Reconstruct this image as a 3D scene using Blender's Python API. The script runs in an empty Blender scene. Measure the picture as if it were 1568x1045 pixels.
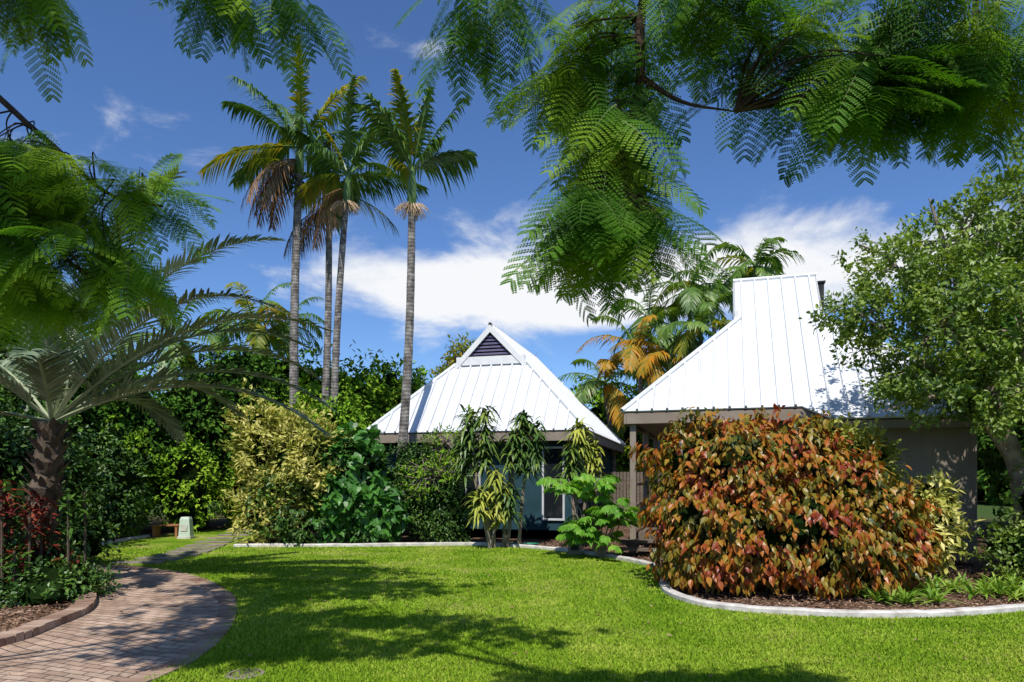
import bpy, math, random
import numpy as np
from mathutils import Vector
R=np.random.default_rng(7)
random.seed(7)
UP=np.array([0,0,1.0])
sc=bpy.context.scene
def nrm(a): return a/(np.linalg.norm(a,axis=-1,keepdims=True)+1e-9)
# ---------------------------------------------------------------- mesh builder
class MB:
    def __init__(s): s.V=[];s.F=[];s.M=[];s.n=0
    def add(s,V,F,m=0):
        V=np.asarray(V,float).reshape(-1,3);F=np.asarray(F,int)
        s.V.append(V);s.F.append(F+s.n);s.M.append(np.full(len(F),m));s.n+=len(V)
    def build(s,name,mats,smooth=False,parent=None):
        me=bpy.data.meshes.new(name)
        V=np.concatenate(s.V)
        loops=np.concatenate([f.ravel() for f in s.F])
        tot=np.concatenate([np.full(len(f),f.shape[1]) for f in s.F])
        st=np.concatenate([[0],np.cumsum(tot)[:-1]])
        me.vertices.add(len(V));me.vertices.foreach_set("co",V.astype(np.float32).ravel())
        me.loops.add(len(loops));me.loops.foreach_set("vertex_index",loops.astype(np.int32))
        me.polygons.add(len(tot));me.polygons.foreach_set("loop_start",st.astype(np.int32))
        me.polygons.foreach_set("material_index",np.concatenate(s.M).astype(np.int32))
        me.polygons.foreach_set("use_smooth",np.full(len(tot),smooth))
        me.update(calc_edges=True);me.validate()
        for m in mats: me.materials.append(m)
        o=bpy.data.objects.new(name,me);sc.collection.objects.link(o)
        if parent: o.parent=parent
        return o
def empty(name):
    o=bpy.data.objects.new(name,None);sc.collection.objects.link(o);return o
def box(mb,x0,x1,y0,y1,z0,z1,m=0,T=None):
    V=np.array([[x,y,z] for z in (z0,z1) for y in (y0,y1) for x in (x0,x1)],float)
    if T is not None: V=T(V)
    mb.add(V,[[0,2,3,1],[4,5,7,6],[0,1,5,4],[2,6,7,3],[0,4,6,2],[1,3,7,5]],m)
def tube(mb,pts,rad,m=0,k=8):
    pts=np.asarray(pts,float);n=len(pts);rad=np.broadcast_to(rad,(n,))
    t=nrm(np.gradient(pts,axis=0))
    ref=np.where(np.abs(t[:,2:3])>.9,np.array([[1.,0,0]]),np.array([[0,0,1.]]))
    if np.all(np.abs(t[:,2])>.6): ref=np.tile([[1.,0,0]],(n,1))
    a=nrm(np.cross(t,ref));b=np.cross(t,a)
    an=np.linspace(0,2*math.pi,k,endpoint=False)
    V=pts[:,None]+rad[:,None,None]*(np.cos(an)[None,:,None]*a[:,None]+np.sin(an)[None,:,None]*b[:,None])
    F=[]
    for i in range(n-1):
        for j in range(k):
            F.append([i*k+j,i*k+(j+1)%k,(i+1)*k+(j+1)%k,(i+1)*k+j])
    mb.add(V,F,m)
def spline(p,n=8):
    p=np.asarray(p,float);q=np.vstack([2*p[0]-p[1],p,2*p[-1]-p[-2]]);o=[]
    for i in range(1,len(q)-2):
        for t in np.linspace(0,1,n,endpoint=False):
            a,b,c,d=q[i-1:i+3]
            o.append(.5*((2*b)+(-a+c)*t+(2*a-5*b+4*c-d)*t*t+(-a+3*b-3*c+d)*t**3))
    o.append(p[-1]);return np.array(o)
# ---------------------------------------------------------------- materials
def newmat(name):
    m=bpy.data.materials.new(name);m.use_nodes=True;nt=m.node_tree
    for n in list(nt.nodes): nt.nodes.remove(n)
    return m,nt,nt.nodes,nt.links
def ramp(N,cols,pos=None,interp='LINEAR'):
    r=N.new('ShaderNodeValToRGB');r.color_ramp.interpolation=interp
    k=len(cols);pos=pos or [i/(k-1) for i in range(k)]
    e=r.color_ramp.elements
    while len(e)<k: e.new(.5)
    for i in range(k): e[i].position=pos[i];e[i].color=(*cols[i],1)
    return r
def leafmat(name,cols,pos=None,trans=.3,rough=.45,nscale=1.2,island=True,spec=.35,tcol=None):
    # cheap leaf shader: diffuse (+ translucent) (+ thin glossy coat)
    m,nt,N,Lk=newmat(name)
    g=N.new('ShaderNodeNewGeometry');tc=N.new('ShaderNodeTexCoord')
    no=N.new('ShaderNodeTexNoise');no.inputs['Scale'].default_value=nscale;no.inputs['Detail'].default_value=1
    Lk.new(tc.outputs['Object'],no.inputs['Vector'])
    r=ramp(N,cols,pos)
    if island:
        mx=N.new('ShaderNodeMath');mx.operation='MULTIPLY_ADD';mx.inputs[1].default_value=.65
        Lk.new(g.outputs['Random Per Island'],mx.inputs[0])
        m2=N.new('ShaderNodeMath');m2.operation='MULTIPLY_ADD';m2.inputs[1].default_value=1.3;m2.inputs[2].default_value=-.48
        Lk.new(no.outputs['Fac'],m2.inputs[0]);Lk.new(m2.outputs[0],mx.inputs[2]);Lk.new(mx.outputs[0],r.inputs[0])
    else:
        m2=N.new('ShaderNodeMath');m2.operation='MULTIPLY_ADD';m2.inputs[1].default_value=2.4;m2.inputs[2].default_value=-.7
        Lk.new(no.outputs['Fac'],m2.inputs[0]);Lk.new(m2.outputs[0],r.inputs[0])
    o=N.new('ShaderNodeOutputMaterial')
    d=N.new('ShaderNodeBsdfDiffuse');Lk.new(r.outputs[0],d.inputs['Color']);out=d.outputs[0]
    if trans>.2:
        t=N.new('ShaderNodeBsdfTranslucent')
        hm=N.new('ShaderNodeMix');hm.data_type='RGBA';hm.blend_type='MULTIPLY';hm.inputs[0].default_value=1
        Lk.new(r.outputs[0],hm.inputs[6]);hm.inputs[7].default_value=(*(tcol or (1.6,1.6,.5)),1)
        Lk.new(hm.outputs[2],t.inputs['Color'])
        ms=N.new('ShaderNodeMixShader');ms.inputs[0].default_value=trans
        Lk.new(out,ms.inputs[1]);Lk.new(t.outputs[0],ms.inputs[2]);out=ms.outputs[0]
    if spec>0:
        gl=N.new('ShaderNodeBsdfGlossy');gl.distribution='GGX';gl.inputs['Roughness'].default_value=rough;gl.inputs['Color'].default_value=(1,1,.95,1)
        m3=N.new('ShaderNodeMixShader');m3.inputs[0].default_value=.038*spec
        Lk.new(out,m3.inputs[1]);Lk.new(gl.outputs[0],m3.inputs[2]);out=m3.outputs[0]
    Lk.new(out,o.inputs[0])
    return m
def surf(name,cols,scale=4,rough=.8,bump=.0,bscale=30,detail=5,stretch=(1,1,1),pos=None,metal=0,spec=.3,bdist=.02):
    m,nt,N,Lk=newmat(name)
    tc=N.new('ShaderNodeTexCoord');mp=N.new('ShaderNodeMapping');mp.inputs['Scale'].default_value=stretch
    no=N.new('ShaderNodeTexNoise');no.inputs['Scale'].default_value=scale;no.inputs['Detail'].default_value=detail
    Lk.new(tc.outputs['Object'],mp.inputs[0]);Lk.new(mp.outputs[0],no.inputs['Vector'])
    r=ramp(N,cols,pos or [.3+.4*i/(len(cols)-1) for i in range(len(cols))]);Lk.new(no.outputs['Fac'],r.inputs[0])
    p=N.new('ShaderNodeBsdfPrincipled');p.distribution='GGX';p.inputs['Roughness'].default_value=rough;p.inputs['Metallic'].default_value=metal
    p.inputs['Specular IOR Level'].default_value=spec
    Lk.new(r.outputs[0],p.inputs['Base Color'])
    if bump:
        n2=N.new('ShaderNodeTexNoise');n2.inputs['Scale'].default_value=bscale;n2.inputs['Detail'].default_value=4
        Lk.new(mp.outputs[0],n2.inputs['Vector'])
        b=N.new('ShaderNodeBump');b.inputs['Strength'].default_value=bump;b.inputs['Distance'].default_value=bdist
        Lk.new(n2.outputs['Fac'],b.inputs['Height']);Lk.new(b.outputs[0],p.inputs['Normal'])
    o=N.new('ShaderNodeOutputMaterial');Lk.new(p.outputs[0],o.inputs[0])
    return m
M={}
M['bark']=surf('bark',[(.05,.035,.022),(.16,.12,.085)],6,.9,.8,40,stretch=(1,1,.4))
M['barkdark']=surf('bark_dark',[(.03,.02,.014),(.09,.06,.04)],8,.9,.6,40)
M['twig']=surf('twig',[(.16,.12,.09),(.34,.28,.22)],6,.9,.3,40)
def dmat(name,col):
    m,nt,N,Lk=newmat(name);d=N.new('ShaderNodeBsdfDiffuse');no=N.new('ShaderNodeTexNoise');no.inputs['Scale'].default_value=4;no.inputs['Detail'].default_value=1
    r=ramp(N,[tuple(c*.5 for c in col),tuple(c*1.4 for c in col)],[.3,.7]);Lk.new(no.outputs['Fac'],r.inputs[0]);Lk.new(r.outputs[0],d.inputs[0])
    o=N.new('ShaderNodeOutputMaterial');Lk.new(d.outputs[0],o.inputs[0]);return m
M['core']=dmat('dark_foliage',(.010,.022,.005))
def palmbark():
    m,nt,N,Lk=newmat('palm_bark')
    tc=N.new('ShaderNodeTexCoord')
    w=N.new('ShaderNodeTexWave');w.bands_direction='Z';w.inputs['Scale'].default_value=3.4;w.inputs['Distortion'].default_value=3;w.inputs['Detail'].default_value=2
    Lk.new(tc.outputs['Object'],w.inputs['Vector'])
    no=N.new('ShaderNodeTexNoise');no.inputs['Scale'].default_value=7;no.inputs['Detail'].default_value=6
    Lk.new(tc.outputs['Object'],no.inputs['Vector'])
    r=ramp(N,[(.07,.06,.052),(.19,.17,.15),(.38,.35,.31)],[.3,.5,.72]);Lk.new(no.outputs['Fac'],r.inputs[0])
    r2=ramp(N,[(.66,.64,.62),(1,1,1)],[.0,.3]);Lk.new(w.outputs['Fac'],r2.inputs[0])
    x=N.new('ShaderNodeMix');x.data_type='RGBA';x.blend_type='MULTIPLY';x.inputs[0].default_value=1
    Lk.new(r.outputs[0],x.inputs[6]);Lk.new(r2.outputs[0],x.inputs[7])
    p=N.new('ShaderNodeBsdfPrincipled');p.inputs['Roughness'].default_value=.85;Lk.new(x.outputs[2],p.inputs['Base Color'])
    b=N.new('ShaderNodeBump');b.inputs['Strength'].default_value=.4;b.inputs['Distance'].default_value=.015
    Lk.new(w.outputs['Fac'],b.inputs['Height']);Lk.new(b.outputs[0],p.inputs['Normal'])
    o=N.new('ShaderNodeOutputMaterial');Lk.new(p.outputs[0],o.inputs[0]);return m
M['palmbark']=palmbark()
M['shaft']=surf('crownshaft',[(.06,.13,.03),(.14,.23,.06)],3,.4)
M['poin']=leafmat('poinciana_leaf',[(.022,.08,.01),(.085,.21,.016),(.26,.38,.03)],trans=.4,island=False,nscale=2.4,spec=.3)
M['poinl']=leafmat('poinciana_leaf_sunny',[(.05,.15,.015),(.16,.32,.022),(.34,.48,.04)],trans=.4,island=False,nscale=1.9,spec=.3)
M['palm']=leafmat('palm_leaf',[(.025,.07,.015),(.06,.14,.022),(.14,.22,.035)],trans=.25,nscale=.8,spec=1)
M['palmy']=leafmat('palm_leaf_yellow',[(.07,.13,.02),(.22,.26,.03),(.45,.3,.03)],trans=.35,nscale=.9)
M['palmdead']=leafmat('palm_leaf_dead',[(.14,.07,.035),(.26,.15,.075),(.42,.29,.17)],trans=.15,spec=0)
M['palmo']=leafmat('palm_leaf_orange',[(.14,.17,.02),(.4,.24,.02),(.55,.23,.02)],trans=.3,tcol=(1.3,1,.5))
M['date']=leafmat('date_palm_leaf',[(.07,.115,.055),(.17,.225,.13),(.33,.39,.26)],trans=.15,spec=2,rough=.4)
M['tree']=leafmat('tree_leaf',[(.05,.10,.012),(.15,.24,.028),(.34,.42,.09)],trans=.3,nscale=1.1,spec=.9)
M['bg']=leafmat('background_leaf',[(.022,.065,.01),(.06,.14,.018),(.13,.23,.03)],trans=.2,nscale=.45,spec=0)
M['bgy']=leafmat('background_leaf_bright',[(.07,.16,.012),(.15,.28,.02),(.27,.39,.035)],trans=.2,nscale=.6,spec=0)
M['dark']=leafmat('hedge_leaf',[(.016,.05,.008),(.045,.11,.014),(.10,.18,.02)],trans=.2,nscale=1.1,spec=1)
M['varieg']=leafmat('variegated_leaf',[(.13,.18,.02),(.42,.41,.08),(.78,.70,.26)],trans=.25,nscale=1.4,tcol=(1.2,1.2,.6))
M['heart']=leafmat('heart_leaf',[(.025,.095,.013),(.05,.17,.022),(.09,.25,.03)],trans=.25,spec=1)
M['copper']=leafmat('copperleaf',[(.04,.065,.01),(.12,.12,.013),(.30,.21,.02),(.43,.14,.018),(.22,.035,.012)],[0,.24,.46,.68,.93],trans=.25,nscale=1.8,tcol=(1.4,1.0,.35),spec=.7,rough=.4)
M['drac']=leafmat('dracaena_leaf',[(.025,.07,.012),(.07,.14,.02),(.18,.24,.03)],trans=.15,spec=1)
M['dracy']=leafmat('dracaena_leaf_yellow',[(.1,.17,.02),(.26,.3,.04),(.4,.4,.06)],trans=.2,spec=.6)
M['young']=leafmat('young_tree_leaf',[(.08,.22,.02),(.14,.34,.03),(.27,.45,.05)],trans=.35)
M['red']=leafmat('red_leaf',[(.05,.015,.012),(.16,.025,.02),(.3,.06,.02)],trans=.2)
M['brom']=leafmat('bromeliad_leaf',[(.1,.22,.02),(.2,.34,.04),(.36,.44,.08)],trans=.25)
M['grassb']=leafmat('grass_blade',[(.10,.20,.012),(.21,.33,.02),(.38,.43,.07)],trans=.0,nscale=.9,rough=.6,spec=0)
M['whiteroof']=surf('white_roof_metal',[(.62,.635,.65),(.70,.71,.71)],1.6,.45,spec=.35)
M['fascia']=surf('fascia_paint',[(.22,.175,.13),(.28,.23,.18)],3,.6)
M['tealwall']=surf('teal_wall_paint',[(.017,.05,.065),(.028,.07,.09)],2,.75,.1,spec=.15)
M['tanwall']=surf('tan_wall_paint',[(.27,.22,.17),(.33,.28,.22)],2,.75,.1)
M['trim']=surf('white_trim',[(.66,.66,.64),(.74,.74,.72)],5,.5)
M['black']=surf('black_metal',[(.01,.01,.01),(.03,.03,.03)],5,.5)
M['wood']=surf('weathered_wood',[(.10,.075,.055),(.22,.17,.13)],6,.85,.4,60,stretch=(1,8,8))
M['conc']=surf('concrete',[(.40,.37,.32),(.70,.66,.6)],7,.85,.5,60,bdist=.01)
M['stone']=surf('paving_stone',[(.15,.12,.1),(.32,.27,.22)],5,.85,.5,50,bdist=.01)
M['hose']=surf('green_hose',[(.02,.2,.12),(.03,.3,.18)],5,.4)
def glass():
    m,nt,N,Lk=newmat('window_glass');p=N.new('ShaderNodeBsdfPrincipled')
    p.inputs['Base Color'].default_value=(.012,.016,.02,1);p.inputs['Roughness'].default_value=.05;p.inputs['Specular IOR Level'].default_value=.5
    o=N.new('ShaderNodeOutputMaterial');Lk.new(p.outputs[0],o.inputs[0]);return m
M['glass']=glass()
def groundmat():
    m,nt,N,Lk=newmat('ground_soil')
    tc=N.new('ShaderNodeTexCoord')
    v=N.new('ShaderNodeTexVoronoi');v.inputs['Scale'].default_value=26
    no=N.new('ShaderNodeTexNoise');no.inputs['Scale'].default_value=1.5;no.inputs['Detail'].default_value=6
    for n in (v,no): Lk.new(tc.outputs['Object'],n.inputs['Vector'])
    sp=N.new('ShaderNodeSeparateColor');Lk.new(v.outputs['Color'],sp.inputs[0])
    r=ramp(N,[(.05,.03,.018),(.15,.09,.055),(.32,.21,.15)],[0,.5,1]);Lk.new(sp.outputs[0],r.inputs[0])
    r2=ramp(N,[(.5,.5,.5),(1.1,1.1,1.1)],[.3,.7]);Lk.new(no.outputs['Fac'],r2.inputs[0])
    x=N.new('ShaderNodeMix');x.data_type='RGBA';x.blend_type='MULTIPLY';x.inputs[0].default_value=1
    Lk.new(r.outputs[0],x.inputs[6]);Lk.new(r2.outputs[0],x.inputs[7])
    ln=N.new('ShaderNodeVectorMath');ln.operation='LENGTH';Lk.new(tc.outputs['Object'],ln.inputs[0])
    mr=N.new('ShaderNodeMapRange');mr.inputs[1].default_value=24;mr.inputs[2].default_value=34;Lk.new(ln.outputs['Value'],mr.inputs[0])
    y=N.new('ShaderNodeMix');y.data_type='RGBA';Lk.new(mr.outputs[0],y.inputs[0]);Lk.new(x.outputs[2],y.inputs[6]);y.inputs[7].default_value=(.06,.1,.03,1)
    p=N.new('ShaderNodeBsdfDiffuse');Lk.new(y.outputs[2],p.inputs['Color'])
    b=N.new('ShaderNodeBump');b.inputs['Strength'].default_value=.8;b.inputs['Distance'].default_value=.03
    Lk.new(v.outputs['Distance'],b.inputs['Height']);Lk.new(b.outputs[0],p.inputs['Normal'])
    o=N.new('ShaderNodeOutputMaterial');Lk.new(p.outputs[0],o.inputs[0]);return m
M['ground']=groundmat()
def lawnmat():
    m,nt,N,Lk=newmat('lawn_grass')
    tc=N.new('ShaderNodeTexCoord')
    a=N.new('ShaderNodeTexNoise');a.inputs['Scale'].default_value=.8;a.inputs['Detail'].default_value=6;a.inputs['Roughness'].default_value=.7
    f=N.new('ShaderNodeTexNoise');f.inputs['Scale'].default_value=38;f.inputs['Detail'].default_value=4;f.inputs['Roughness'].default_value=.8
    for n in (a,f): Lk.new(tc.outputs['Object'],n.inputs['Vector'])
    r=ramp(N,[(.085,.18,.012),(.175,.28,.022),(.36,.36,.10)],[.36,.5,.66]);Lk.new(a.outputs['Fac'],r.inputs[0])
    r2=ramp(N,[(.35,.4,.3),(1,1,1),(1.45,1.35,1.35)],[.34,.5,.68]);Lk.new(f.outputs['Fac'],r2.inputs[0])
    x=N.new('ShaderNodeMix');x.data_type='RGBA';x.blend_type='MULTIPLY';x.inputs[0].default_value=1
    Lk.new(r.outputs[0],x.inputs[6]);Lk.new(r2.outputs[0],x.inputs[7])
    p=N.new('ShaderNodeBsdfDiffuse');Lk.new(x.outputs[2],p.inputs['Color'])
    b=N.new('ShaderNodeBump');b.inputs['Strength'].default_value=.8;b.inputs['Distance'].default_value=.025
    Lk.new(f.outputs['Fac'],b.inputs['Height']);Lk.new(b.outputs[0],p.inputs['Normal'])
    o=N.new('ShaderNodeOutputMaterial');Lk.new(p.outputs[0],o.inputs[0]);return m
M['lawn']=lawnmat()
def brickmat():
    m,nt,N,Lk=newmat('brick_paver')
    tc=N.new('ShaderNodeTexCoord')
    b=N.new('ShaderNodeTexBrick');b.inputs['Scale'].default_value=1;b.inputs['Mortar Size'].default_value=.008
    b.inputs['Brick Width'].default_value=.23;b.inputs['Row Height'].default_value=.115;b.inputs['Mortar Smooth'].default_value=.3
    b.inputs['Color1'].default_value=(.36,.24,.165,1);b.inputs['Color2'].default_value=(.52,.38,.28,1);b.inputs['Mortar'].default_value=(.08,.06,.045,1)
    mp=N.new('ShaderNodeMapping');mp.inputs['Rotation'].default_value=(0,0,.35)
    nz=N.new('ShaderNodeTexNoise');nz.inputs['Scale'].default_value=.35
    Lk.new(tc.outputs['Object'],nz.inputs['Vector'])
    Lk.new(tc.outputs['Object'],mp.inputs[0]);
    va=N.new('ShaderNodeVectorMath');va.operation='MULTIPLY_ADD';va.inputs[1].default_value=(1.2,1.2,0)
    Lk.new(nz.outputs['Color'],va.inputs[0]);Lk.new(mp.outputs[0],va.inputs[2])
    Lk.new(va.outputs[0],b.inputs['Vector'])
    no=N.new('ShaderNodeTexNoise');no.inputs['Scale'].default_value=3;no.inputs['Detail'].default_value=8;no.inputs['Roughness'].default_value=.7
    Lk.new(tc.outputs['Object'],no.inputs['Vector'])
    r2=ramp(N,[(.55,.53,.5),(1.15,1.12,1.1)],[.32,.62]);Lk.new(no.outputs['Fac'],r2.inputs[0])
    x=N.new('ShaderNodeMix');x.data_type='RGBA';x.blend_type='MULTIPLY';x.inputs[0].default_value=1
    Lk.new(b.outputs['Color'],x.inputs[6]);Lk.new(r2.outputs[0],x.inputs[7])
    p=N.new('ShaderNodeBsdfPrincipled');p.inputs['Roughness'].default_value=.85;Lk.new(x.outputs[2],p.inputs['Base Color'])
    bm=N.new('ShaderNodeBump');bm.inputs['Strength'].default_value=.6;bm.inputs['Distance'].default_value=.01;bm.invert=True
    Lk.new(b.outputs['Fac'],bm.inputs['Height']);Lk.new(bm.outputs[0],p.inputs['Normal'])
    o=N.new('ShaderNodeOutputMaterial');Lk.new(p.outputs[0],o.inputs[0]);return m
M['brick']=brickmat()
M['brickedge']=leafmat('edging_brick',[(.2,.12,.085),(.33,.22,.16),(.45,.33,.25)],trans=0,rough=.85,nscale=2,spec=0)
# ---------------------------------------------------------------- foliage tools
DIA=(np.array([[0,0,0],[-.5,.45,.14],[0,1,-.06],[.5,.45,.14]],float),np.array([[0,2,1],[0,3,2]]))
BIG=(np.array([[0,0,0],[-.40,.22,.12],[-.44,.55,.1],[0,1,-.25],[.44,.55,.1],[.40,.22,.12],[0,.42,0]],float),
     np.array([[0,6,1],[1,6,2],[6,3,2],[0,5,6],[5,4,6],[6,4,3]]))
HRT=(np.array([[0,0,0],[-.4,-.12,.1],[-.55,.25,.14],[-.3,.65,.06],[0,1,-.2],[.3,.65,.06],[.55,.25,.14],[.4,-.12,.1],[0,.4,0]],float),
     np.array([[0,8,1],[1,8,2],[2,8,3],[3,8,4],[4,8,5],[5,8,6],[6,8,7],[7,8,0]]))
def leaves(mb,P,D,Nn,L,W,m,tpl=DIA):
    D=nrm(D);S=nrm(np.cross(D,Nn));Nn=np.cross(S,D)
    tv,tf=tpl;n=len(P);L=np.broadcast_to(L,(n,));W=np.broadcast_to(W,(n,))
    V=P[:,None]+tv[None,:,0,None]*(W[:,None,None]*S[:,None])+tv[None,:,1,None]*(L[:,None,None]*D[:,None])+tv[None,:,2,None]*(W[:,None,None]*Nn[:,None])
    F=(tf[None]+(np.arange(n)*len(tv))[:,None,None]).reshape(-1,3)
    mb.add(V,F,m)
def strips(mb,P,D,Nn,L,W,droop,m,segs=3,prof=None):
    D=nrm(D);S=nrm(np.cross(D,Nn));n=len(P)
    L=np.broadcast_to(L,(n,));W=np.broadcast_to(W,(n,));droop=np.broadcast_to(droop,(n,))
    t=np.linspace(0,1,segs+1);prof=np.array(prof) if prof is not None else np.array([.6,1,.75,.05]) if segs==3 else np.interp(t,[0,.35,.8,1],[.5,1,.6,.03])
    C=P[:,None]+L[:,None,None]*(D[:,None]*t[None,:,None]-UP*(droop[:,None,None]*(t**2)[None,:,None]))
    o=(W[:,None,None]*.5)*prof[None,:,None]*S[:,None]
    V=np.stack([C-o,C+o],axis=2)
    b=(np.arange(n)*(segs+1)*2)[:,None]
    j=np.arange(segs)*2
    F=np.stack([b+j,b+j+1,b+j+3,b+j+2],-1).reshape(-1,4)
    mb.add(V.reshape(-1,3),F,m)
def rs(n): return nrm(R.normal(size=(n,3)))
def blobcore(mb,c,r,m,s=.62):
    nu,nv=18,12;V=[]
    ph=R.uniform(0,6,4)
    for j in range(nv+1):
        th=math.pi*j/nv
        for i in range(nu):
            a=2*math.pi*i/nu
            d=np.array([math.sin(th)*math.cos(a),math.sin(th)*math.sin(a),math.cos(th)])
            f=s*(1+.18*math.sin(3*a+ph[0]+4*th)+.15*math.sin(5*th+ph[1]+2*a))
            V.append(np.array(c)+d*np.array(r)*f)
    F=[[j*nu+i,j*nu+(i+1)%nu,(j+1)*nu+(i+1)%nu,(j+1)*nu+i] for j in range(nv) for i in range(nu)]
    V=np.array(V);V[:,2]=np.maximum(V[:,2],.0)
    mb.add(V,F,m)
def foliage(mb,blobs,n,L,W,m,tpl=DIA,clump=.25,cn=14,shell=.45,droop=.3,core=None,twig=None,lump=.22,zmin=.02,outw=.6):
    cs=np.array([b[0] for b in blobs],float);rr=np.array([b[1] for b in blobs],float)
    w=(rr[:,0]*rr[:,2]+rr[:,1]*rr[:,2]+rr[:,0]*rr[:,1]);w/=w.sum()
    nc=max(1,n//cn);bi=R.choice(len(blobs),nc,p=w);o=rs(nc)
    ph=R.uniform(0,6,(len(blobs),6))[bi]
    f=1-shell*R.random(nc)**1.6
    lum=1+lump*(np.sin(o[:,0]*4.5+ph[:,0]+o[:,2]*3)*np.sin(o[:,2]*5+ph[:,1]+o[:,1]*3)+.6*np.sin(o[:,0]*9+ph[:,2])*np.sin(o[:,2]*9+ph[:,3]))
    C=cs[bi]+o*rr[bi]*(f*lum)[:,None]
    O=nrm(o/rr[bi])
    if len(blobs)>1:
        q=((C[:,None]-cs[None])/rr[None]);dq=np.linalg.norm(q,axis=2).min(1)
        k=dq>.45;C=C[k];O=O[k]
    nc=len(C)
    cr=clump*R.uniform(.6,1.3,nc)
    P=np.repeat(C,cn,0)+rs(nc*cn)*(np.repeat(cr,cn)*R.random(nc*cn)**.5)[:,None]
    OO=np.repeat(O,cn,0)
    k=P[:,2]>zmin;P=P[k];OO=OO[k];n=len(P)
    D=OO*outw+rs(n)*.75-UP*droop
    Nn=OO*.7+rs(n)*.55+UP*.7
    s=R.uniform(.65,1.25,n)
    leaves(mb,P,D,Nn,L*s,W*s,m,tpl)
    if core is not None:
        for c,r in blobs: blobcore(mb,c,r,core)
    if twig is not None:
        for i in R.choice(nc,min(nc,170),replace=False):
            j=np.argmin(np.linalg.norm((cs-C[i])/rr,axis=1));a=cs[j]*.9+C[i]*.1
            mid=(a+C[i])/2+rs(1)[0]*.12
            tube(mb,[a,mid,C[i]+nrm(C[i]-a)*clump],[.02,.012,.004],twig,4)
def frond(mb,base,d,L,droop,ll,lw,m,mr,np_=34,vup=.35,ld=.35,wind=(0,0,0),sweep=.55,rr=.02,start=.12,roll=0.):
    T=16;p=np.array(base,float);d=nrm(np.array(d,float));pts=[p.copy()];tan=[]
    for i in range(T):
        d=nrm(d-UP*droop/T*(.4+1.2*i/T)+np.array(wind)/T);tan.append(d.copy());p=p+d*L/T;pts.append(p.copy())
    pts=np.array(pts);tan.append(tan[-1]);tan=np.array(tan)
    tube(mb,pts,np.linspace(rr,rr*.2,T+1),mr,4)
    t=np.linspace(start,.995,np_);idx=t*T
    P=np.stack([np.interp(idx,np.arange(T+1),pts[:,k]) for k in range(3)],1)
    D=nrm(np.stack([np.interp(idx,np.arange(T+1),tan[:,k]) for k in range(3)],1))
    side=nrm(np.cross(D,UP+1e-3));up=np.cross(side,D)
    if roll: side,up=side*math.cos(roll)+up*math.sin(roll),up*math.cos(roll)-side*math.sin(roll)
    pl=np.interp(t,[start,.35,.7,1],[.55,1,.8,.3])
    for sgn in (1,-1):
        n=np_;dd=sgn*side+D*(sweep+.5*t[:,None])+up*(vup+R.normal(0,.12,n)[:,None])+rs(n)*.1+np.array(wind)*.25
        strips(mb,P,dd,up+sgn*side*-.3+rs(n)*.2,ll*pl*R.uniform(.85,1.1,n),lw,ld*R.uniform(.5,1.5,n),m)
# ---------------------------------------------------------------- ground, lawn, path
lawn_curb=spline([(12,10.2),(9,9.3),(6.12,8.16),(4.59,7.78),(3.5,7.85),(2.5,8.28),(2.15,9.19),(2.3,10.45),(2.5,11.8),(2.17,12.9),(1.19,14.5),(-.665,15.8),(-3.32,15.6),(-6.3,15.5)],8)
def poly_obj(name,pts,z,mat):
    import mathutils
    bmv=[Vector((p[0],p[1],z)) for p in pts]
    tris=mathutils.geometry.tessellate_polygon([bmv])
    mb=MB();T=np.array(tris)
    V=np.array([tuple(v) for v in bmv])
    a,b,c=V[T[:,0]],V[T[:,1]],V[T[:,2]]
    cr=(b-a)[:,0]*(c-a)[:,1]-(b-a)[:,1]*(c-a)[:,0]
    T[cr<0]=T[cr<0][:,::-1]
    mb.add(V,T,0);return mb.build(name,[mat])
mb=MB();mb.add([[-400,-400,0],[400,-400,0],[400,400,0],[-400,400,0]],[[0,1,2,3]]);mb.build('ground',[M['ground']])
left_edge=spline([(-7.0,22),(-8.4,22),(-9.6,18),(-9.2,14),(-8.4,12.3),(-7.3,11.0),(-6.1,9.6),(-5.15,8.3),(-4.9,7.0),(-4.95,5.8),(-5.6,4.0),(-6,0)],6)
lawnpoly=np.vstack([np.array([(12,0)]),lawn_curb,np.array([(-6.6,18)]),left_edge])
poly_obj('lawn',lawnpoly,.004,M['lawn'])
pr=spline([(-8.1,12.0),(-7.3,12.15),(-6.5,11.85),(-5.1,10.8),(-3.95,9.29),(-3.4,8.16),(-3.05,7.11),(-2.85,6.08),(-2.9,5.31),(-3.2,4.2),(-4.2,2.6),(-6,.5)],8)
pl=spline([(-7.5,-.5),(-5.9,3.2),(-5.1,5.3),(-4.85,6.43),(-4.9,7.11),(-5.12,8.16),(-6.0,9.55),(-7.2,10.9),(-8.4,11.5)],8)
pathpoly=np.vstack([pr,pl])
poly_obj('brick_path',pathpoly,.012,M['brick'])
def inpoly(P,poly):
    x,y=P[:,0],P[:,1];c=np.zeros(len(P),bool);n=len(poly);j=n-1
    for i in range(n):
        xi,yi=poly[i];xj,yj=poly[j]
        k=((yi>y)!=(yj>y))&(x<(xj-xi)*(y-yi)/(yj-yi+1e-12)+xi);c^=k;j=i
    return c
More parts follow.
